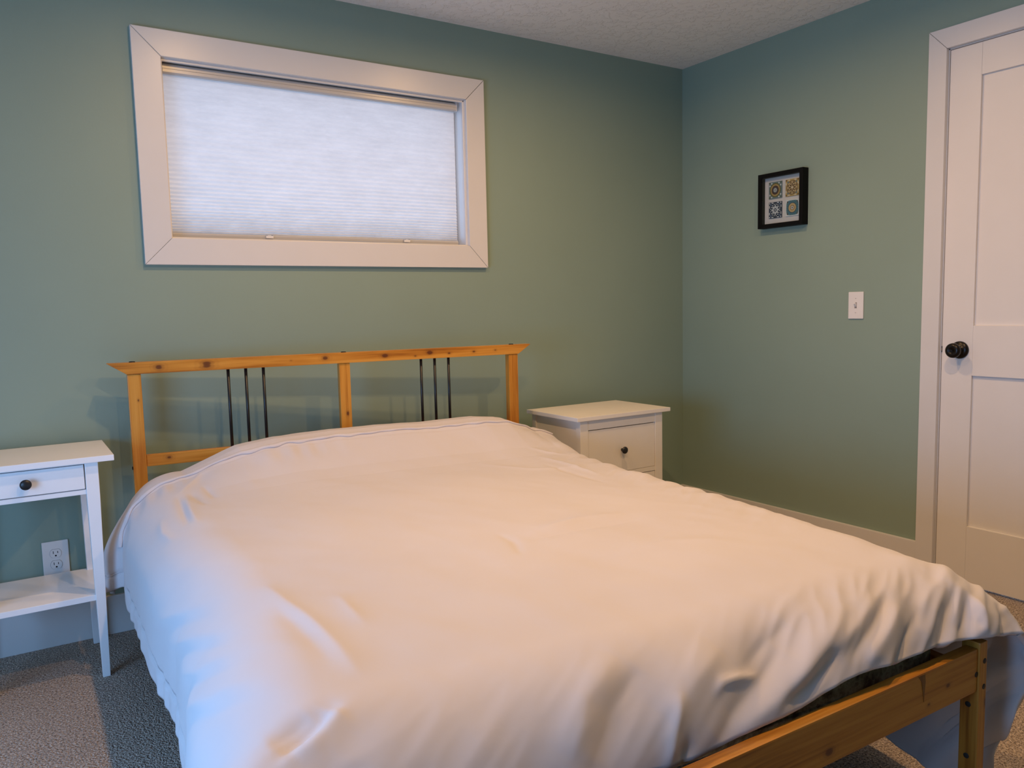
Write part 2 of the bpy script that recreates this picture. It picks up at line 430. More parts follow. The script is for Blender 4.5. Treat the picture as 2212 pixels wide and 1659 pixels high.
bm = new(); dbox(bm, -.0005, .02, -1.3925, -1.3945, .911, .9345); dbox(bm, -.0012, .012, -1.3925, -1.3944, .918, .9275, mi=1)
obj('latch', bm, [M['bolt'], M['brass']], leaf)
# baseboards
bm = new(); box(bm, XL, 0, -.015, 0, 0, .139, .003); struct('baseboard_back', bm, M['trim'], label='white baseboard along the back green wall', cat='baseboard')
bm = new(); box(bm, -.015, 0, KY+.0005, -.0155, 0, .139, .003); box(bm, -.015, 0, YF, K2-.0005, 0, .139, .003)
struct('baseboard_right', bm, M['trim'], label='white baseboard along the right green wall beside the door', cat='baseboard')

# ------------------------------------------------------------------ light switch and outlet
sw = thing('light_switch', 'white toggle light switch plate on the right green wall', 'light switch', (0, -1.025, 1.098))
bm = new(); box(bm, -.0062, -.0002, -.035, .035, -.0572, .0572, .0025); p_ = obj('wall_plate', bm, M['plastic'], sw)
bm = new(); box(bm, -.0068, -.0061, -.0052, .0052, -.0125, .0125); obj('toggle_slot', bm, M['grey_line'], sw)
bm = new(); prism(bm, [(-.0065, -.0042, -.006), (-.0065, -.0042, .009), (-.0155, -.0036, .0125), (-.0165, -.0036, .006)], (0, .0078, 0), .0008); obj('toggle', bm, M['plastic'], sw)
for dz in (.0302, -.0302):
    bm = new(); lathe(bm, [(0, .0), (.0030, .0), (.0028, .0010), (0, .0014)], (-.0062, 0, dz), (-1, 0, 0), 16)
    box(bm, -.0078, -.0074, -.0024, .0024, dz-.0004, dz+.0004, mi=1); obj('screw', bm, [M['plastic'], M['grey_line']], sw)
ol = thing('wall_outlet', 'white double power outlet plate on the back wall under the side table', 'outlet', (-2.9705, 0, .3025))
bm = new(); box(bm, -.0393, .0393, -.0062, -.0002, -.062, .062, .003); obj('wall_plate', bm, M['plastic'], ol)
for dz in (.0195, -.0195):
    bm = new(); pts = []
    for k in range(48):
        a = 2*PI*k/48; x = .0172*math.cos(a); z = max(-.0142, min(.0142, .0172*math.sin(a))); pts.append((x, z))
    prism(bm, [(x*1.04, -.0066, dz+z*1.05) for x, z in pts], (0, .001, 0), mi=2)
    prism(bm, [(x, -.0082, dz+z) for x, z in pts], (0, .002, 0))
    box(bm, -.0078, -.0058, -.0085, -.0079, dz-.0005, dz+.0085, mi=1)
    box(bm, .0052, .0072, -.0085, -.0079, dz+.0005, dz+.0075, mi=1)
    lathe(bm, [(0, 0), (.0028, 0), (.0028, .0005), (0, .0005)], (0, -.0081, dz-.0075), (0, -1, 0), 16, mi=1)
    obj('receptacle', bm, [M['plastic'], M['slot'], M['grey_line']], ol)

# ------------------------------------------------------------------ picture frame with four tiles
FY0, FY1, FZ0, FZ1, FD = -.530, -.777, 1.4635, 1.7130, .040
pf = thing('picture_frame', 'black deep shadow box frame holding four patterned tiles on the right wall', 'picture frame', (0, (FY0+FY1)/2, FZ0))
yc = (FY0+FY1)/2
def fb(bm, x0, x1, y0, y1, z0, z1, bev=0, mi=0): dbox(bm, x0, x1, y0-yc, y1-yc, z0-FZ0, z1-FZ0, bev, mi)
BW = .0185
bm = new()
fb(bm, -FD, -.0005, FY0, FY0-BW, FZ0, FZ1, .0008); fb(bm, -FD, -.0005, FY1+BW, FY1, FZ0, FZ1, .0008)
fb(bm, -FD, -.0005, FY0-BW, FY1+BW, FZ0, FZ0+BW, .0008); fb(bm, -FD, -.0005, FY0-BW, FY1+BW, FZ1-BW, FZ1, .0008)
obj('frame', bm, M['blackwood'], pf)
bm = new(); fb(bm, -.012, -.008, FY0-BW, FY1+BW, FZ0+BW, FZ1-BW); obj('mount_board', bm, M['paper'], pf)
bm = new(); fb(bm, -FD+.004, -FD+.0055, FY0-BW, FY1+BW, FZ0+BW, FZ1-BW); obj('glazing', bm, M['glass'], pf)
TM = {k: plain('tile_'+k, c, .35, .4, var=.15) for k, c in dict(slate=(.16, .22, .24), white=(.75, .75, .72), gold=(.55, .36, .12), brown=(.09, .035, .02), olive=(.10, .11, .03), navy=(.018, .03, .07), teal=(.07, .19, .24), cream=(.78, .70, .58), sand=(.60, .42, .20), maroon=(.05, .02, .03), mid=(.10, .14, .22)).items()}
def tile(yy, zz, w, h, spec, name):
    """spec draws in unit coordinates (-1..1); every shape is a thin raised glaze layer"""
    names = []; bm = new(); layer = [0]
    def mi(c):
        if c not in names: names.append(c)
        return names.index(c)
    def P3(u, v, k): return (-.0165-.00012*k, yy-yc-u*w/2, zz-FZ0+v*h/2)
    def poly(pts, c):
        k = layer[0]; f = bm.faces.new([bm.verts.new(P3(u, v, k)) for u, v in pts]); f.material_index = mi(c)
        f.normal_update()
        if f.normal.x > 0: f.normal_flip()
    def disc(r, c, n=40, cx=0, cy=0):
        poly([(cx+r*math.cos(2*PI*i/n), cy+r*math.sin(2*PI*i/n)) for i in range(n)], c)
    def petals(n, r0, r1, wd, c, off=0.0, pointy=True):
        for i in range(n):
            a = 2*PI*i/n+off; ca, sa = math.cos(a), math.sin(a); pts = []
            for t_ in [j/6 for j in range(7)]: pts.append((r0+(r1-r0)*t_, wd*math.sin(PI*t_)**.8))
            for t_ in [j/6 for j in range(5, 0, -1)]: pts.append((r0+(r1-r0)*t_, -wd*math.sin(PI*t_)**.8))
            poly([(x*ca-y*sa, x*sa+y*ca) for x, y in pts], c)
    def dots(n, r, rr, c, off=0.0):
        for i in range(n): a = 2*PI*i/n+off; disc(rr, c, 10, r*math.cos(a), r*math.sin(a))
    def corners(f):
        for sx in (-1, 1):
            for sy in (-1, 1): f(sx, sy)
    def up_(): layer[0] += 1
    base = spec[0]
    dbox(bm, -.0120, -.0164, yy-yc-w/2, yy-yc+w/2, zz-FZ0-h/2, zz-FZ0+h/2, .0006, mi=mi(base))
    spec[1](poly, disc, petals, dots, corners, up_)
    obj(name, bm, [TM[n_] for n_ in names], pf)
def t1(poly, disc, petals, dots, corners, up_):
    up_(); disc(.86, 'olive'); corners(lambda a, b: (disc(.10, 'white', 12, a*.82, b*.55), disc(.10, 'white', 12, a*.55, b*.82), disc(.09, 'olive', 10, a*.86, b*.86)))
    up_(); dots(18, .66, .11, 'gold'); up_(); disc(.60, 'gold'); up_(); disc(.55, 'brown'); dots(18, .70, .045, 'brown')
    up_(); petals(16, .28, .54, .05, 'maroon'); up_(); disc(.30, 'slate'); up_(); disc(.21, 'white'); up_(); disc(.14, 'maroon'); up_(); disc(.07, 'white')
def t2(poly, disc, petals, dots, corners, up_):
    up_(); disc(.82, 'brown'); up_(); disc(.76, 'sand'); up_(); petals(8, .50, .80, .13, 'brown', PI/8); petals(8, .14, .56, .08, 'brown')
    corners(lambda a, b: (disc(.09, 'brown', 10, a*.86, b*.86), poly([(a*.30, b*.86), (a*.55, b*.80), (a*.62, b*.90), (a*.36, b*.95)], 'cream'), poly([(a*.86, b*.30), (a*.80, b*.55), (a*.90, b*.62), (a*.95, b*.36)], 'cream'), disc(.12, 'slate', 12, a*.62, b*.66)))
    up_(); petals(8, .60, .76, .05, 'gold', PI/8); disc(.10, 'cream')
def t3(poly, disc, petals, dots, corners, up_):
    up_(); petals(8, .18, .62, .13, 'white', 0); 
    for i in range(16):
        a = 2*PI*i/16+PI/16
        poly([(.70*math.cos(a-.10), .70*math.sin(a-.10)), (.78*math.cos(a), .78*math.sin(a)), (.70*math.cos(a+.14), .70*math.sin(a+.14)), (.64*math.cos(a), .64*math.sin(a))], 'white')
    corners(lambda a, b: (disc(.08, 'white', 10, a*.86, b*.86), disc(.13, 'mid', 12, a*.66, b*.68),
        poly([(a*.25, b*.84), (a*.55, b*.84), (a*.60, b*.94), (a*.30, b*.94)], 'white'), poly([(a*.84, b*.25), (a*.84, b*.55), (a*.94, b*.60), (a*.94, b*.30)], 'white')))
    up_(); petals(8, .30, .52, .035, 'mid', 0); disc(.09, 'white'); petals(8, .20, .5, .03, 'mid', PI/8)
def t4(poly, disc, petals, dots, corners, up_):
    up_(); n = 56; poly([(.90*math.copysign(abs(math.cos(2*PI*i/n))**.45, math.cos(2*PI*i/n)), .90*math.copysign(abs(math.sin(2*PI*i/n))**.45, math.sin(2*PI*i/n))) for i in range(n)], 'teal')
    up_(); dots(20, .82, .045, 'navy'); corners(lambda a, b: (disc(.10, 'brown', 10, a*.72, b*.74), disc(.06, 'olive', 8, a*.78, b*.55)))
    up_(); dots(22, .60, .07, 'navy'); up_(); disc(.56, 'sand'); up_(); petals(20, .3, .55, .02, 'gold'); up_(); disc(.30, 'brown'); up_(); disc(.25, 'sand'); up_(); disc(.20, 'white'); up_(); disc(.12, 'maroon'); up_(); disc(.05, 'cream')
tile(-.6105, 1.6355, .0735, .0765, ('slate', t1), 'patterned_tile'); tile(-.7035, 1.6355, .0735, .0765, ('gold', t2), 'patterned_tile')
tile(-.6110, 1.5450, .0725, .0735, ('navy', t3), 'patterned_tile'); tile(-.7055, 1.5450, .0725, .0735, ('white', t4), 'patterned_tile')

# ------------------------------------------------------------------ left side table
tb = thing('side_table', 'white side table with one drawer and open lower shelf left of the bed', 'side table', (-3.038, -.2115, 0))
tx, ty = -3.038, -.2115
def tbx(bm, x0, x1, y0, y1, z0, z1, bev=.0015, mi=0): box(bm, x0-tx, x1-tx, y0-ty, y1-ty, z0, z1, bev, mi=mi)
TX0, TX1, TYF, TYB = -3.268, -2.808, -.386, -.037
bm = new(); tbx(bm, TX0, TX1, TYF, TYB, .682, .700, .0015); obj('tabletop', bm, M['table_white'], tb)
LW = .036
for sx in (0, 1):
    for sy in (0, 1):
        xo = TX1-.044 if sx else TX0+.044; di = -1 if sx else 1
        yo = TYF+.014 if sy == 0 else TYB-.012; dj = 1 if sy == 0 else -1
        bm = new()
        ring = []
        for z, wd_ in ((.682, LW), (.575, LW), (0, .021)):
            k = .013*(1-z/.575) if z < .575 else 0
            x0 = xo-tx; y0 = yo-ty
            x0 -= di*0.0 + (.008*(1-z/.575) if z < .575 else 0)*(1 if sx else -1)*1.0
            pts = [(x0, y0), (x0+di*wd_, y0), (x0+di*wd_, y0+dj*wd_), (x0, y0+dj*wd_)]
            ring.append([bm.verts.new((px, py, z)) for px, py in pts])
        for a, b in zip(ring, ring[1:]):
            for i in range(4): bm.faces.new((a[i], a[(i+1) % 4], b[(i+1) % 4], b[i]))
        bm.faces.new(ring[0]); bm.faces.new(ring[-1]); bmesh.ops.recalc_face_normals(bm, faces=bm.faces[:])
        obj('leg', bm, M['table_white'], tb, bevel=.0012)
bm = new()
tbx(bm, TX0+.048, TX0+.060, TYF+.05, TYB-.048, .584, .682); tbx(bm, TX1-.060, TX1-.048, TYF+.05, TYB-.048, .584, .682)
tbx(bm, TX0+.08, TX1-.08, TYB-.030, TYB-.018, .584, .682); tbx(bm, TX0+.0801, TX1-.0801, TYF+.018, TYF+.045, .584, .5985); tbx(bm, TX0+.0801, TX1-.0801, TYF+.020, TYF+.045, .677, .682)
obj('apron', bm, M['table_white'], tb)
bm = new(); tbx(bm, TX0+.083, TX1-.0835, TYF+.016, TYF+.034, .6015, .6755, .001); tbx(bm, TX0+.09, TX1-.09, TYF+.034, TYB-.05, .606, .66, 0)
dr = obj('drawer', bm, M['table_white'], tb)
KN = [(0, 0), (.0065, 0), (.0055, .006), (.0055, .011), (.0115, .0145), (.0155, .0185), (.0150, .0225), (.010, .0255), (0, .027)]
bm = new(); lathe(bm, KN, (-3.0435-tx, TYF+.016-ty, .6385), (0, -1, 0), 32); obj('knob', bm, M['black'], dr)
bm = new(); tbx(bm, TX0+.052, TX1-.052, TYF+.020, TYB-.018, .2475, .2655, .0015); obj('shelf', bm, M['table_white'], tb)

# ------------------------------------------------------------------ right nightstand
NX0, NX1, NYF, NYB = -1.100, -.575, -.497, -.120
ns = thing('nightstand', 'cream white two drawer nightstand in the corner right of the bed', 'nightstand', ((NX0+NX1)/2, (NYF+NYB)/2, 0))
nx, ny = (NX0+NX1)/2, (NYF+NYB)/2
def nb(bm, x0, x1, y0, y1, z0, z1, bev=.0012, mi=0): box(bm, x0-nx, x1-nx, y0-ny, y1-ny, z0, z1, bev, mi=mi)
bm = new(); nb(bm, NX0, NX1, NYF, NYB, .643, .660, .0018); obj('tabletop', bm, M['stand_white'], ns)
bm = new()
BX_0, BX_1, BYF, BYB = NX0+.024, NX1-.037, NYF+.014, NYB-.008
pw = .042
nb(bm, BX_0+.006, BX_0+.018, BYF+.02, BYB-.02, .09, .643); nb(bm, BX_1-.018, BX_1-.006, BYF+.02, BYB-.02, .09, .643)
nb(bm, BX_0+.03, BX_1-.03, BYB-.012, BYB-.004, .09, .643)
nb(bm, BX_0+pw, BX_1-pw, BYF+.002, BYF+.02, .600, .643, .0008); nb(bm, BX_0+pw, BX_1-pw, BYF+.002, BYF+.02, .381, .400, .0008)
nb(bm, BX_0+pw, BX_1-pw, BYF+.002, BYF+.02, .125, .150, .0008); nb(bm, BX_0+.02, BX_1-.02, BYF+.02, BYB-.012, .10, .115)
obj('body', bm, M['stand_white'], ns)
for x0, x1 in ((BX_0, BX_0+pw), (BX_1-pw, BX_1)):
    for y0, y1 in ((BYF, BYF+.030), (BYB-.030, BYB)):
        bm = new(); nb(bm, x0, x1, y0, y1, 0, .643, .0015); obj('leg', bm, M['stand_white'], ns)
for z0, z1 in ((.4015, .5965), (.1515, .3785)):
    bm = new(); nb(bm, BX_0+pw+.002, BX_1-pw-.002, BYF+.003, BYF+.021, z0, z1, .001); nb(bm, BX_0+pw+.01, BX_1-pw-.01, BYF+.021, BYB-.03, z0+.01, z1-.03, 0)
    d = obj('drawer', bm, M['stand_white'], ns)
    bm = new(); lathe(bm, KN, ((BX_0+BX_1)/2-nx-.0-.003, BYF+.003-ny, (z0+z1)/2-.002), (0, -1, 0), 32); obj('knob', bm, M['black'], d)
bm = new(); nb(bm, BX_0+pw-.001, BX_1-pw+.001, BYF+.016, BYF+.0195, .15, .601, 0); obj('drawer_recess', bm, M['gap'], ns)

# ------------------------------------------------------------------ bed frame
TH_ = math.radians(-5.28); OX, OY = -1.232, -.258
WD, LB_ = 1.50, 2.022
bed = thing('bed_frame', 'honey coloured pine double bed frame with slatted open headboard', 'bed', (OX, OY, 0), TH_)
ZT, ZB = .965, .925; PW, PD = .043, .034
rk = [((-1.400, -.01, .945), .016), ((-1.245, -.01, .946), .022), ((-.952, -.01, .945), .005), ((-.825, -.01, .948), .014), ((-.590, -.01, .944), .013), ((-.464, -.01, .938), .006), ((-.402, -.01, .948), .013), ((-.318, -.01, .942), .008), ((-.207, -.01, .944), .009), ((-.108, -.01, .946), .007)]
P_rail = pine('pine_top_rail', 0, rk)
P_post = pine('pine_post', 2, [((-1.470, 0, .835), .006), ((-.745, 0, .730), .010)], 1.0, 1.3)
P_low = pine('pine_lower_rail', 0, [((-1.385, 0, .628), .012), ((-1.45, 0, .645), .006)], .95, 4.1)
P_foot = pine('pine_foot_rail', 0, [((-.20, -2.02, .335), .008), ((-.135, -2.02, .355), .008), ((-.50, -2.02, .335), .014), ((-.72, -2.02, .34), .010)], .78, 7.7)
P_fpost = pine('pine_foot_post', 2, [((0, -2.022, .285), .012)], .78, 9.2)
bm = new(); prism(bm, [(-WD-.06, -.004, ZT), (.062, -.004, ZT), (.002, -.004, ZB), (-WD+.0, -.004, ZB)], (0, .042, 0), .002); obj('top_rail', bm, P_rail, bed)
def post(x0, x1, y0, y1, z0, z1, mat, name='leg'):
    bm = new(); box(bm, x0, x1, y0, y1, z0, z1, .003); return obj(name, bm, mat, bed)
post(-WD, -WD+PW, 0, PD, 0, ZB-.0005, P_post); post(-PW, 0, 0, PD, 0, ZB-.0005, P_post)
post(-.771, -.729, .002, .032, .610, ZB-.0005, P_post, 'centre_post')
bm = new(); box(bm, -WD+PW+.0005, -PW-.0005, .004, .028, .603, .643, .0025); obj('lower_rail', bm, P_low, bed)
bm = new(); box(bm, -WD+PW+.0005, -PW-.0005, .006, .026, .30, .41, .0025); obj('head_end_board', bm, P_low, bed)
for a in (-1.172, -1.111, -1.049, -.433, -.374, -.313):
    bm = new(); lathe(bm, [(0, 0), (.0055, 0), (.0055, .285), (0, .285)], (a, .018, .641), (0, 0, 1), 16); obj('bar', bm, M['black'], bed)
for a in (-1.481, -.748, -.022):
    bm = new(); lathe(bm, [(.010, 0), (.010, .002), (.008, .004), (0, .0042)], (a, .018, ZT-.0005), (0, 0, 1), 20); obj('bolt_cap', bm, M['bolt'], bed)
bm = new(); lathe(bm, [(.006, 0), (.006, .003), (0, .0035)], (-WD, .018, .60), (-1, 0, 0), 16); obj('bolt_cap', bm, M['bolt'], bed)
# side rails, foot end
FT, FB = .404, .312
for x0, x1 in ((-WD+.075, -WD+.099), (-.069, -.045)):
    bm = new(); box(bm, x0, x1, -LB_+(.04 if x0 > -.5 else -.055), -.002, .30, .378, .0025); obj('side_rail', bm, pine('pine_side', 1, (), .95, x0), bed)
SK = math.radians(3.75); FW = .028                          # the foot end stands a little out of square
def skew(o):
    p = Vector((-.03, -LB_, 0)); R_ = Matrix.Rotation(SK, 4, 'Z')
    o.matrix_local = Matrix.Translation(p+Vector((.012, 0, 0))) @ R_ @ Matrix.Translation(-p); return o
bm = new(); box(bm, -WD+FW+.0005, -FW-.0005, -LB_+.004, -LB_+.030, FB, FT, .0035)
fr = skew(obj('foot_rail', bm, P_foot, bed))
bm = new(); prism(bm, [(-.238, -LB_+.0032, .4015), (-.216, -LB_+.0032, .4015), (-.214, -LB_+.0032, .385), (-.218, -LB_+.0032, .345), (-.227, -LB_+.0032, .388)], (0, .0012, 0)); obj('rail_notch', bm, pine('pine_notch', 2, (), .3, 2), fr)
skew(post(-WD, -WD+FW, -LB_, -LB_+.038, 0, .4165, P_fpost)); fp = skew(post(-FW, 0, -LB_, -LB_+.038, 0, .4165, P_fpost))
def hole(c, ax):
    bm = new(); lathe(bm, [(0, -.002), (.0058, -.002), (.0058, .0006), (.005, .001), (0, .0004)], c, ax, 20); skew(obj('bolt_cap', bm, M['bolt'], bed))
for z in (.375, .320): hole((-.0100, -LB_, z), (0, -1, 0))
for z in (.278, .165): hole((-FW, -LB_+.021, z), (-1, 0, 0))
hole((-FW-.0045, -LB_+.004, .350), (0, -1, 0))
for i in range(13):
    y = -LB_+.14+i*.145
    bm = new(); box(bm, -WD+.1, -.070, y-.035, y+.035, .3165, .3315, .002); obj('slat', bm, P_low, bed)
for x0, x1 in ((-WD+.0995, -WD+.12), (-.092, -.0695)):
    bm = new(); box(bm, x0, x1, -LB_+.045, -.03, .296, .316, .002); obj('slat_ledge', bm, P_low, bed)

# ------------------------------------------------------------------ mattress
mt = thing('mattress', 'dark mottled mattress showing under the duvet above the foot rail', 'mattress', (OX, OY, .332), TH_)
bm = new(); box(bm, -WD+.106, -.076, -1.968, -.075, 0, .150, .050, 5)
obj('mattress_body', bm, M['mattress'], mt, smooth=True)
bm = new()
for z in (.03, .118):
    x0, x1, y0, y1 = -WD+.107, -.077, -1.968, -.075; r = .050; pts = []
    for cx, cy, a0 in ((x1-r, y1-r, 0), (x0+r, y1-r, 90), (x0+r, y0+r, 180), (x1-r, y0+r, 270)):
        for k in range(7): a = math.radians(a0+15*k); pts.append((cx+r*math.cos(a)*.96, cy+r*math.sin(a)*.96, z+.0))
    tube(bm, pts+[pts[0]], .0045, 8)
obj('edge_piping', bm, M['mattress'], mt)
bm = new(); box(bm, -.1355, -.1250, -1.802, -1.800, -.205, .004, .0004)
obj('care_tag', bm, M['plastic'], mt)

#DUVET
# ------------------------------------------------------------------ duvet
def sst(x): x = np.clip(x, 0, 1); return x*x*(3-2*x)
A_R, B_F, B_H = -.062, -1.845, -.125
E_L, E_R, E_F, E_H = .43, .60, .232, .20
def duvet_base(s, t):
    """cloth coordinates (metres, bed axes) -> bed-local position"""
    s = np.asarray(s, float); t = np.asarray(t, float)
    aL = np.interp(t, [-2.3, -2.0, -1.70, -1.42, -1.19, -.91, -.565, -.39, 0], [-1.338, -1.332, -1.305, -1.283, -1.284, -1.318, -1.340, -1.356, -1.362])
    eL = np.maximum(aL-s, 0); eR = np.maximum(s-A_R, 0); eF = np.maximum(B_F-t, 0); eH = np.maximum(t-B_H, 0)
    es = eL+eR; et = eF+eH; sx = np.where(eL > 0, -1, 1.); sy = np.where(eF > 0, -1, 1.)
    e = np.hypot(es, et)+1e-9; nx_ = es/e; ny_ = et/e
    w = nx_**2
    rs = np.where(eL > 0, .19, .15); rtv = np.where(eF > 0, .19, .085)
    r = rs*w+rtv*(1-w)
    cor = 4*w*(1-w)*(et > 0)*(es > 0)
    r = r*(1+.55*cor*(eR > 0)*(eF > 0)+.42*cor*(eL > 0)*(eF > 0)+.1*cor)
    pm = np.where(eR > 0, math.radians(92), math.radians(86))*w+math.radians(86)*(1-w)
    pm = pm+math.radians(5)*cor*(eR > 0)*(eF > 0)
    ph = np.minimum(e/r, pm); rest = np.maximum(e-r*pm, 0)
    X = r*np.sin(ph)+rest*np.cos(pm); Z = r*(1-np.cos(ph))+rest*np.sin(pm)
    bs = np.clip(s, aL, A_R); bt = np.clip(t, B_F, B_H)
    fa = np.interp(bs, [-1.36, -1.30, -1.18, -1.05, -.85, -.5, -.28, -.18, -.10, -.06], [.030, .055, .100, .120, .128, .124, .126, .112, .080, .058])
    fbv = np.interp(bt, [-.70, -.58, -.50, -.42, -.34, -.26, -.18, -.10], [0, .03, .10, .26, .55, .84, 1.0, .97])
    z = .572+fa*fbv
    z = z+.012*np.sin(np.clip((bs+1.3)/1.24, 0, 1)*PI)*np.sin(np.clip((bt+1.85)/1.7, 0, 1)*PI)
    z = z-.012*sst((-1.70-bt)/.15)
    x = bs+sx*nx_*X; y = bt+sy*ny_*X; z = z-Z
    y = y-.06*sst((eR-.12)/.35)*np.clip(eF/E_F, 0, 1)
    y = y-.012*sst((eL-.03)/.12)*sst(eF/.12)
    x = x-.022*sst((eF-.03)/.10)*sst(eL/.12)
    # the head corner on the left kicks outwards
    k = sst((t+.27)/.10)*sst((eL-.20)/.13)
    x = x-.055*k; z = z-.04*k
    # hem dips a little towards the left of the foot
    return np.stack([x, y, np.maximum(z, .012)], -1)
def seg_field(s, t, pts, width, height, power=2.0, skew=0.0):
    """soft ridge (height>0) or valley along a polyline in cloth space, fading out at both ends"""
    best = np.full(s.shape, 1e9); par = np.zeros(s.shape); side = np.zeros(s.shape)
    P_ = np.array(pts, float); L_ = np.r_[0, np.cumsum(np.hypot(*np.diff(P_, axis=0).T))]
    for i in range(len(P_)-1):
        a, b = P_[i], P_[i+1]; d = b-a; l2 = d@d
        u = np.clip(((s-a[0])*d[0]+(t-a[1])*d[1])/l2, 0, 1)
        q = np.hypot(s-a[0]-u*d[0], t-a[1]-u*d[1]); m = q < best
        best = np.where(m, q, best); par = np.where(m, (L_[i]+u*(L_[i+1]-L_[i]))/L_[-1], par)
        side = np.where(m, np.sign((s-a[0])*d[1]-(t-a[1])*d[0]), side)
    ww = width*(1+skew*side)
    return height*np.exp(-(best/ww)**1.4)*np.sin(PI*np.clip(par*.92+.04, 0, 1))**.6
#FOLDS
FOLDS = [
    ([(-0.325, -1.945), (-0.422, -2.004), (-0.505, -2.041), (-0.622, -2.080), (-0.679, -2.093)], 0.035, 0.013, 0),
    ([(-0.416, -2.024), (-0.502, -2.063), (-0.565, -2.075)], 0.018, -0.012, 0),
    ([(-0.479, -1.948), (-0.570, -1.980), (-0.624, -2.004)], 0.03, -0.006, 0),
    ([(-0.528, -1.992), (-0.609, -2.039), (-0.679, -2.071), (-0.718, -2.100)], 0.035, -0.01, 0),
    ([(-0.700, -2.026), (-0.682, -2.017), (-0.651, -2.017), (-0.604, -2.021)], 0.009, 0.006, 0),
    ([(-0.651, -1.963), (-0.736, -2.002), (-0.807, -2.051)], 0.04, 0.006, 0),
    ([(-0.151, -1.990), (-0.219, -2.034), (-0.250, -2.061), (-0.284, -2.080)], 0.016, -0.01, 0),
    ([(-0.206, -1.980), (-0.294, -2.026), (-0.357, -2.056)], 0.022, 0.009, 0),
    ([(-0.214, -1.958), (-0.310, -2.007), (-0.385, -2.041)], 0.014, -0.007, 0),
    ([(-0.253, -1.948), (-0.336, -1.992), (-0.424, -2.024)], 0.018, 0.006, 0),
    ([(-0.039, -1.985), (-0.081, -2.017), (-0.125, -2.058), (-0.151, -2.080)], 0.014, -0.011, 0),
    ([(-0.039, -1.963), (-0.120, -2.009), (-0.177, -2.056)], 0.018, 0.009, 0),
    ([(-0.003, -1.975), (-0.045, -2.004), (-0.091, -2.039)], 0.014, 0.008, 0),
    ([(-0.008, -2.002), (-0.042, -2.034), (-0.086, -2.063)], 0.014, -0.008, 0),
    ([(0.002, -1.999), (-0.000, -2.041), (-0.013, -2.063), (-0.065, -2.080)], 0.022, 0.012, 0),
    ([(0.078, -2.021), (0.049, -2.066), (0.039, -2.095)], 0.014, -0.008, 0),
    ([(0.080, -2.024), (0.101, -2.058), (0.101, -2.093)], 0.016, 0.008, 0),
    ([(-0.775, -2.014), (-0.809, -2.071), (-0.825, -2.107)], 0.014, 0.006, 0),
    ([(-0.781, -2.085), (-0.796, -2.120)], 0.012, -0.006, 0),
    ([(-0.822, -1.955), (-0.895, -2.007), (-0.952, -2.066)], 0.03, -0.006, 0),
    ([(-0.851, -1.928), (-0.937, -1.982), (-0.991, -2.056)], 0.035, 0.006, 0),
    ([(-1.303, -1.346), (-1.288, -1.469), (-1.269, -1.580), (-1.256, -1.732), (-1.251, -1.800)], 0.022, 0.0075, 0),
    ([(-1.308, -1.479), (-1.290, -1.629), (-1.282, -1.756)], 0.022, -0.005, 0),
    ([(-1.194, -1.489), (-1.194, -1.570), (-1.191, -1.643)], 0.018, 0.005, 0),
    ([(-0.664, -1.329), (-0.523, -1.297), (-0.380, -1.300)], 0.028, 0.007, 0),
    ([(-0.700, -1.376), (-0.554, -1.366), (-0.401, -1.366)], 0.02, -0.004, 0),
    ([(-0.749, -1.302), (-0.747, -1.368), (-0.773, -1.449)], 0.012, -0.004, 0),
    ([(-0.422, -0.544), (-0.310, -0.669), (-0.133, -0.713)], 0.02, 0.004, 0),
    ([(-0.572, -1.565), (-0.442, -1.562), (-0.328, -1.607)], 0.03, 0.005, 0),
    ([(-1.623, -0.931), (-1.496, -1.140), (-1.439, -1.233)], 0.03, 0.009, 0),
    ([(-1.634, -0.963), (-1.498, -1.189), (-1.436, -1.302)], 0.025, -0.007, 0),
    ([(-1.589, -1.108), (-1.488, -1.297), (-1.423, -1.432)], 0.028, 0.008, 0),
    ([(-1.597, -1.143), (-1.485, -1.366), (-1.423, -1.494)], 0.022, -0.006, 0),
    ([(-1.595, -1.248), (-1.485, -1.469), (-1.415, -1.570)], 0.03, 0.008, 0),
    ([(-1.602, -1.297), (-1.483, -1.530), (-1.418, -1.634)], 0.025, -0.007, 0),
    ([(-1.563, -1.464), (-1.470, -1.648), (-1.407, -1.719)], 0.03, 0.008, 0),
    ([(-1.563, -1.533), (-1.472, -1.707), (-1.410, -1.769)], 0.025, -0.006, 0),
    ([(-1.298, -1.894), (-1.324, -1.911), (-1.353, -1.931), (-1.376, -1.940)], 0.02, 0.014, 0),
    ([(-1.316, -1.889), (-1.342, -1.909), (-1.368, -1.921), (-1.386, -1.931)], 0.02, -0.018, 0),
    ([(-1.342, -1.884), (-1.371, -1.896), (-1.402, -1.906)], 0.022, -0.009, 0),
    ([(-1.394, -0.418), (-1.394, -0.539), (-1.394, -0.693)], 0.014, -0.008, 0),
    ([(-1.358, -0.411), (-1.347, -0.485), (-1.329, -0.551)], 0.012, -0.006, 0),
    ([(-1.376, -0.463), (-1.376, -0.593), (-1.373, -0.725)], 0.014, 0.006, 0),
    ([(-1.316, -0.372), (-1.308, -0.431), (-1.298, -0.502)], 0.01, -0.005, 0),
    ([(-1.462, -0.548), (-1.465, -0.652), (-1.446, -0.760)], 0.016, 0.006, 0),
    ([(-1.384, -0.384), (-1.316, -0.269), (-1.210, -0.247)], 0.014, 0.006, 0),
    ([(-1.204, -0.207), (-1.106, -0.234), (-1.025, -0.227)], 0.012, -0.005, 0),
    ([(-0.193, -0.529), (-0.164, -0.612), (-0.159, -0.836)], 0.014, 0.006, 0),
    ([(-0.229, -0.625), (-0.219, -0.760), (-0.208, -0.936)], 0.012, -0.005, 0),
    ([(-0.175, -0.428), (-0.128, -0.480), (-0.071, -0.521)], 0.01, 0.005, 0),
]
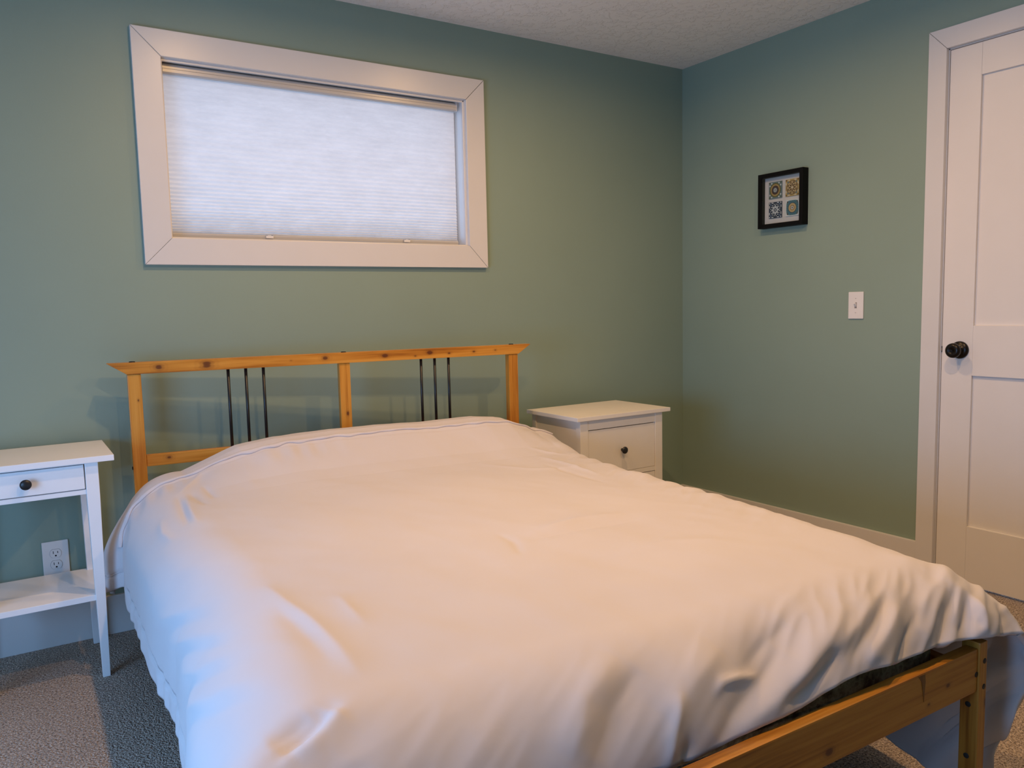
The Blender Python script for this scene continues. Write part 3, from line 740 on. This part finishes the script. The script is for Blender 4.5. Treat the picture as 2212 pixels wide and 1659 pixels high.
def fold_field(s, t):
    f = np.zeros(s.shape)
    for pts, w_, h_, sk in FOLDS: f += seg_field(s, t, pts, w_*.92, h_*(1.6 if pts[0][1] < -1.9 else .6 if pts[0][0] < -1.55 else 1.1), 2.0, sk)
    return f
def build_duvet():
    s0, s1, t0, t1_ = -1.37-E_L, A_R+E_R, B_F-E_F, B_H+E_H
    NS, NTT = 440, 420
    sv = np.linspace(s0, s1, NS); tv = np.linspace(t0, t1_, NTT)
    Sg, Tg = np.meshgrid(sv, tv, indexing='ij')
    # left hem follows the shoulder so that it stays level
    aL = np.interp(Tg, [-2.3, -2.0, -1.70, -1.42, -1.19, -.91, -.565, -.39, 0], [-1.338, -1.332, -1.305, -1.283, -1.284, -1.318, -1.340, -1.356, -1.362])
    Sg = np.where(Sg < -1.2, -1.2+(Sg+1.2)*((aL-E_L+1.2)/(s0+1.2)), Sg)
    # wavy foot hem
    edge = np.clip((B_F-Tg)/E_F, 0, 1)
    wav = .005*np.sin(Sg*9.0+.6)+.004*np.sin(Sg*23+1.0)+.036*sst((-.42-Sg)/.38)+.01*sst((-.95-Sg)/.5)
    Tg = Tg-edge**2*wav
    P0 = duvet_base(Sg, Tg); h = 1e-3
    Ps = (duvet_base(Sg+h, Tg)-duvet_base(Sg-h, Tg)); Pt = (duvet_base(Sg, Tg+h)-duvet_base(Sg, Tg-h))
    N_ = np.cross(Ps, Pt); N_ /= (np.linalg.norm(N_, axis=-1, keepdims=True)+1e-12)
    N_ = np.where((N_[..., 2:3] < -.3) & (P0[..., 2:3] > .5), -N_, N_)
    D = fold_field(Sg, Tg)
    lo = np.zeros(Sg.shape); fi = np.zeros(Sg.shape); rg = np.zeros(Sg.shape)
    foot = sst((-1.86-Tg)/.10)*sst((Sg+.62)/.35)*.9+.25*sst((-1.80-Tg)/.2)+.35*sst((Sg+.22)/.12)*sst((Tg+1.75)/.2)
    for i in range(NS):
        for j in range(NTT):
            p = (Sg[i, j], Tg[i, j], 0)
            lo[i, j] = noise.noise((p[0]*2.6, p[1]*2.2, 1.7))*.007+noise.noise((p[0]*6+p[1]*3, p[1]*5, 5.1))*.0028
            al, ac = (p[0]*.80+p[1]*.60), (-p[0]*.60+p[1]*.80)
            rg[i, j] = foot[i, j]*(.0060*(1-abs(noise.noise((al*3.2, ac*15, 2.2)))*2.6)+.0028*(1-abs(noise.noise((al*8, ac*34, 7.7)))*2.6)-.004)
            fi[i, j] = noise.noise((p[0]*17+p[1]*9, p[1]*11-p[0]*4, 9.3))*.0011
    D += lo+fi+rg
    # gathers under the left hem seam and along the closure at the head
    eL = aL-Sg
    D += .0034*np.sin(Tg*52+4.5*np.sin(Tg*11)+eL*30)*(.6+.4*np.sin(Tg*23))*sst((eL-E_L+.085)/.05)
    D += -.006*np.exp(-((eL-(E_L-.050))/.007)**2)
    D += .0032*np.sin(Sg*70+3*np.sin(Sg*13))*np.exp(-((Tg+.300)/.045)**2)*sst((-.75-Sg)/.4)
    D += .003*np.exp(-((Tg+.242)/.022)**2)-.003*np.exp(-((Tg+.262)/.007)**2)
    # pinched folds on the right rim
    eR = Sg-A_R
    D += .0035*np.sin(Tg*48+2*np.sin(Tg*11))*np.exp(-((eR-.05)/.05)**2)*sst((Tg+1.5)/.4)
    # vertical drapes in the long right side
    D += .012*np.sin(Tg*15+1.0+2.0*eR)*sst((eR-.25)/.3)
    cornr = sst((eR+.1)/.3)*sst((-1.72-Tg)/.1)
    D += .004*np.sin((Sg-Tg)*46)*cornr
    Pp = P0+N_*D[..., None]
    Pp[..., 2] = np.maximum(Pp[..., 2], .012)
    return Sg, Tg, Pp, N_
#ENDDUVET
Sg, Tg, PP, NN = build_duvet()
dv = thing('duvet', 'white cotton duvet spread over the bed and hanging down its sides', 'duvet', (OX, OY, 0), TH_)
ns_, nt_ = PP.shape[:2]
me = bpy.data.meshes.new('duvet_cover')
idx = np.arange(ns_*nt_).reshape(ns_, nt_)
faces = np.stack([idx[:-1, :-1], idx[1:, :-1], idx[1:, 1:], idx[:-1, 1:]], -1).reshape(-1, 4)
me.from_pydata(PP.reshape(-1, 3).tolist(), [], faces.tolist()); me.update()
for p in me.polygons: p.use_smooth = True
me.materials.append(M['duvet'])
cov = bpy.data.objects.new('duvet_cover', me); COL.objects.link(cov); cov.parent = dv
sm = cov.modifiers.new('thickness', 'SOLIDIFY'); sm.thickness = .016; sm.offset = -1; sm.use_even_offset = False
# closure flap strip near the head: a narrow lifted band across the duvet
def cloth_pt(s, t, lift):
    i = np.argmin(np.abs(Tg[100]-t)); col = Sg[:, i]; k = np.interp(s, col, np.arange(len(col))); k0 = int(min(max(math.floor(k), 0), ns_-2)); f = k-k0
    j0 = int(min(max(np.searchsorted(Tg[100], t)-1, 0), nt_-2)); g_ = (t-Tg[100, j0])/(Tg[100, j0+1]-Tg[100, j0])
    def L3(A): return (A[k0, j0]*(1-f)+A[k0+1, j0]*f)*(1-g_)+(A[k0, j0+1]*(1-f)+A[k0+1, j0+1]*f)*g_
    return Vector(L3(PP)+L3(NN)*lift)
bm = new(); rows = []
NB = 200
for i in range(NB+1):
    s = -1.66+(1.58+.10)*i/NB
    wv = .006*noise.noise((s*9, 0, 3.3)); wd_ = .023+.008*noise.noise((s*5, 2, 1))-.008*float(sst((s+1.0)/.5))
    row = []
    for k, lf in ((0, .0012), (.3, .0060), (.7, .0068), (1.0, .0042+.0016*math.sin(s*40)+.001*math.sin(s*97)), (.97, .0002), (.5, .0002)):
        row.append(bm.verts.new(cloth_pt(s, -.232+wv-wd_*k*(1+.12*math.sin(s*75)), lf)))
    rows.append(row)
for a, b in zip(rows, rows[1:]):
    for k in range(5): bm.faces.new((a[k], a[k+1], b[k+1], b[k]))
bmesh.ops.recalc_face_normals(bm, faces=bm.faces[:])
obj('closure_flap', bm, M['duvet'], dv, smooth=True)
# piped seam along the left hem
bm = new(); pts = []
for j in range(8, nt_-4, 2):
    t = Tg[60, j]; a_ = float(np.interp(t, [-2.3, -2.0, -1.70, -1.42, -1.19, -.91, -.565, -.39, 0], [-1.338, -1.332, -1.305, -1.283, -1.284, -1.318, -1.340, -1.356, -1.362]))
    pts.append(cloth_pt(a_-(E_L-.050), t, .0012))
tube(bm, pts, .0022, 8); obj('hem_piping', bm, M['duvet'], dv)
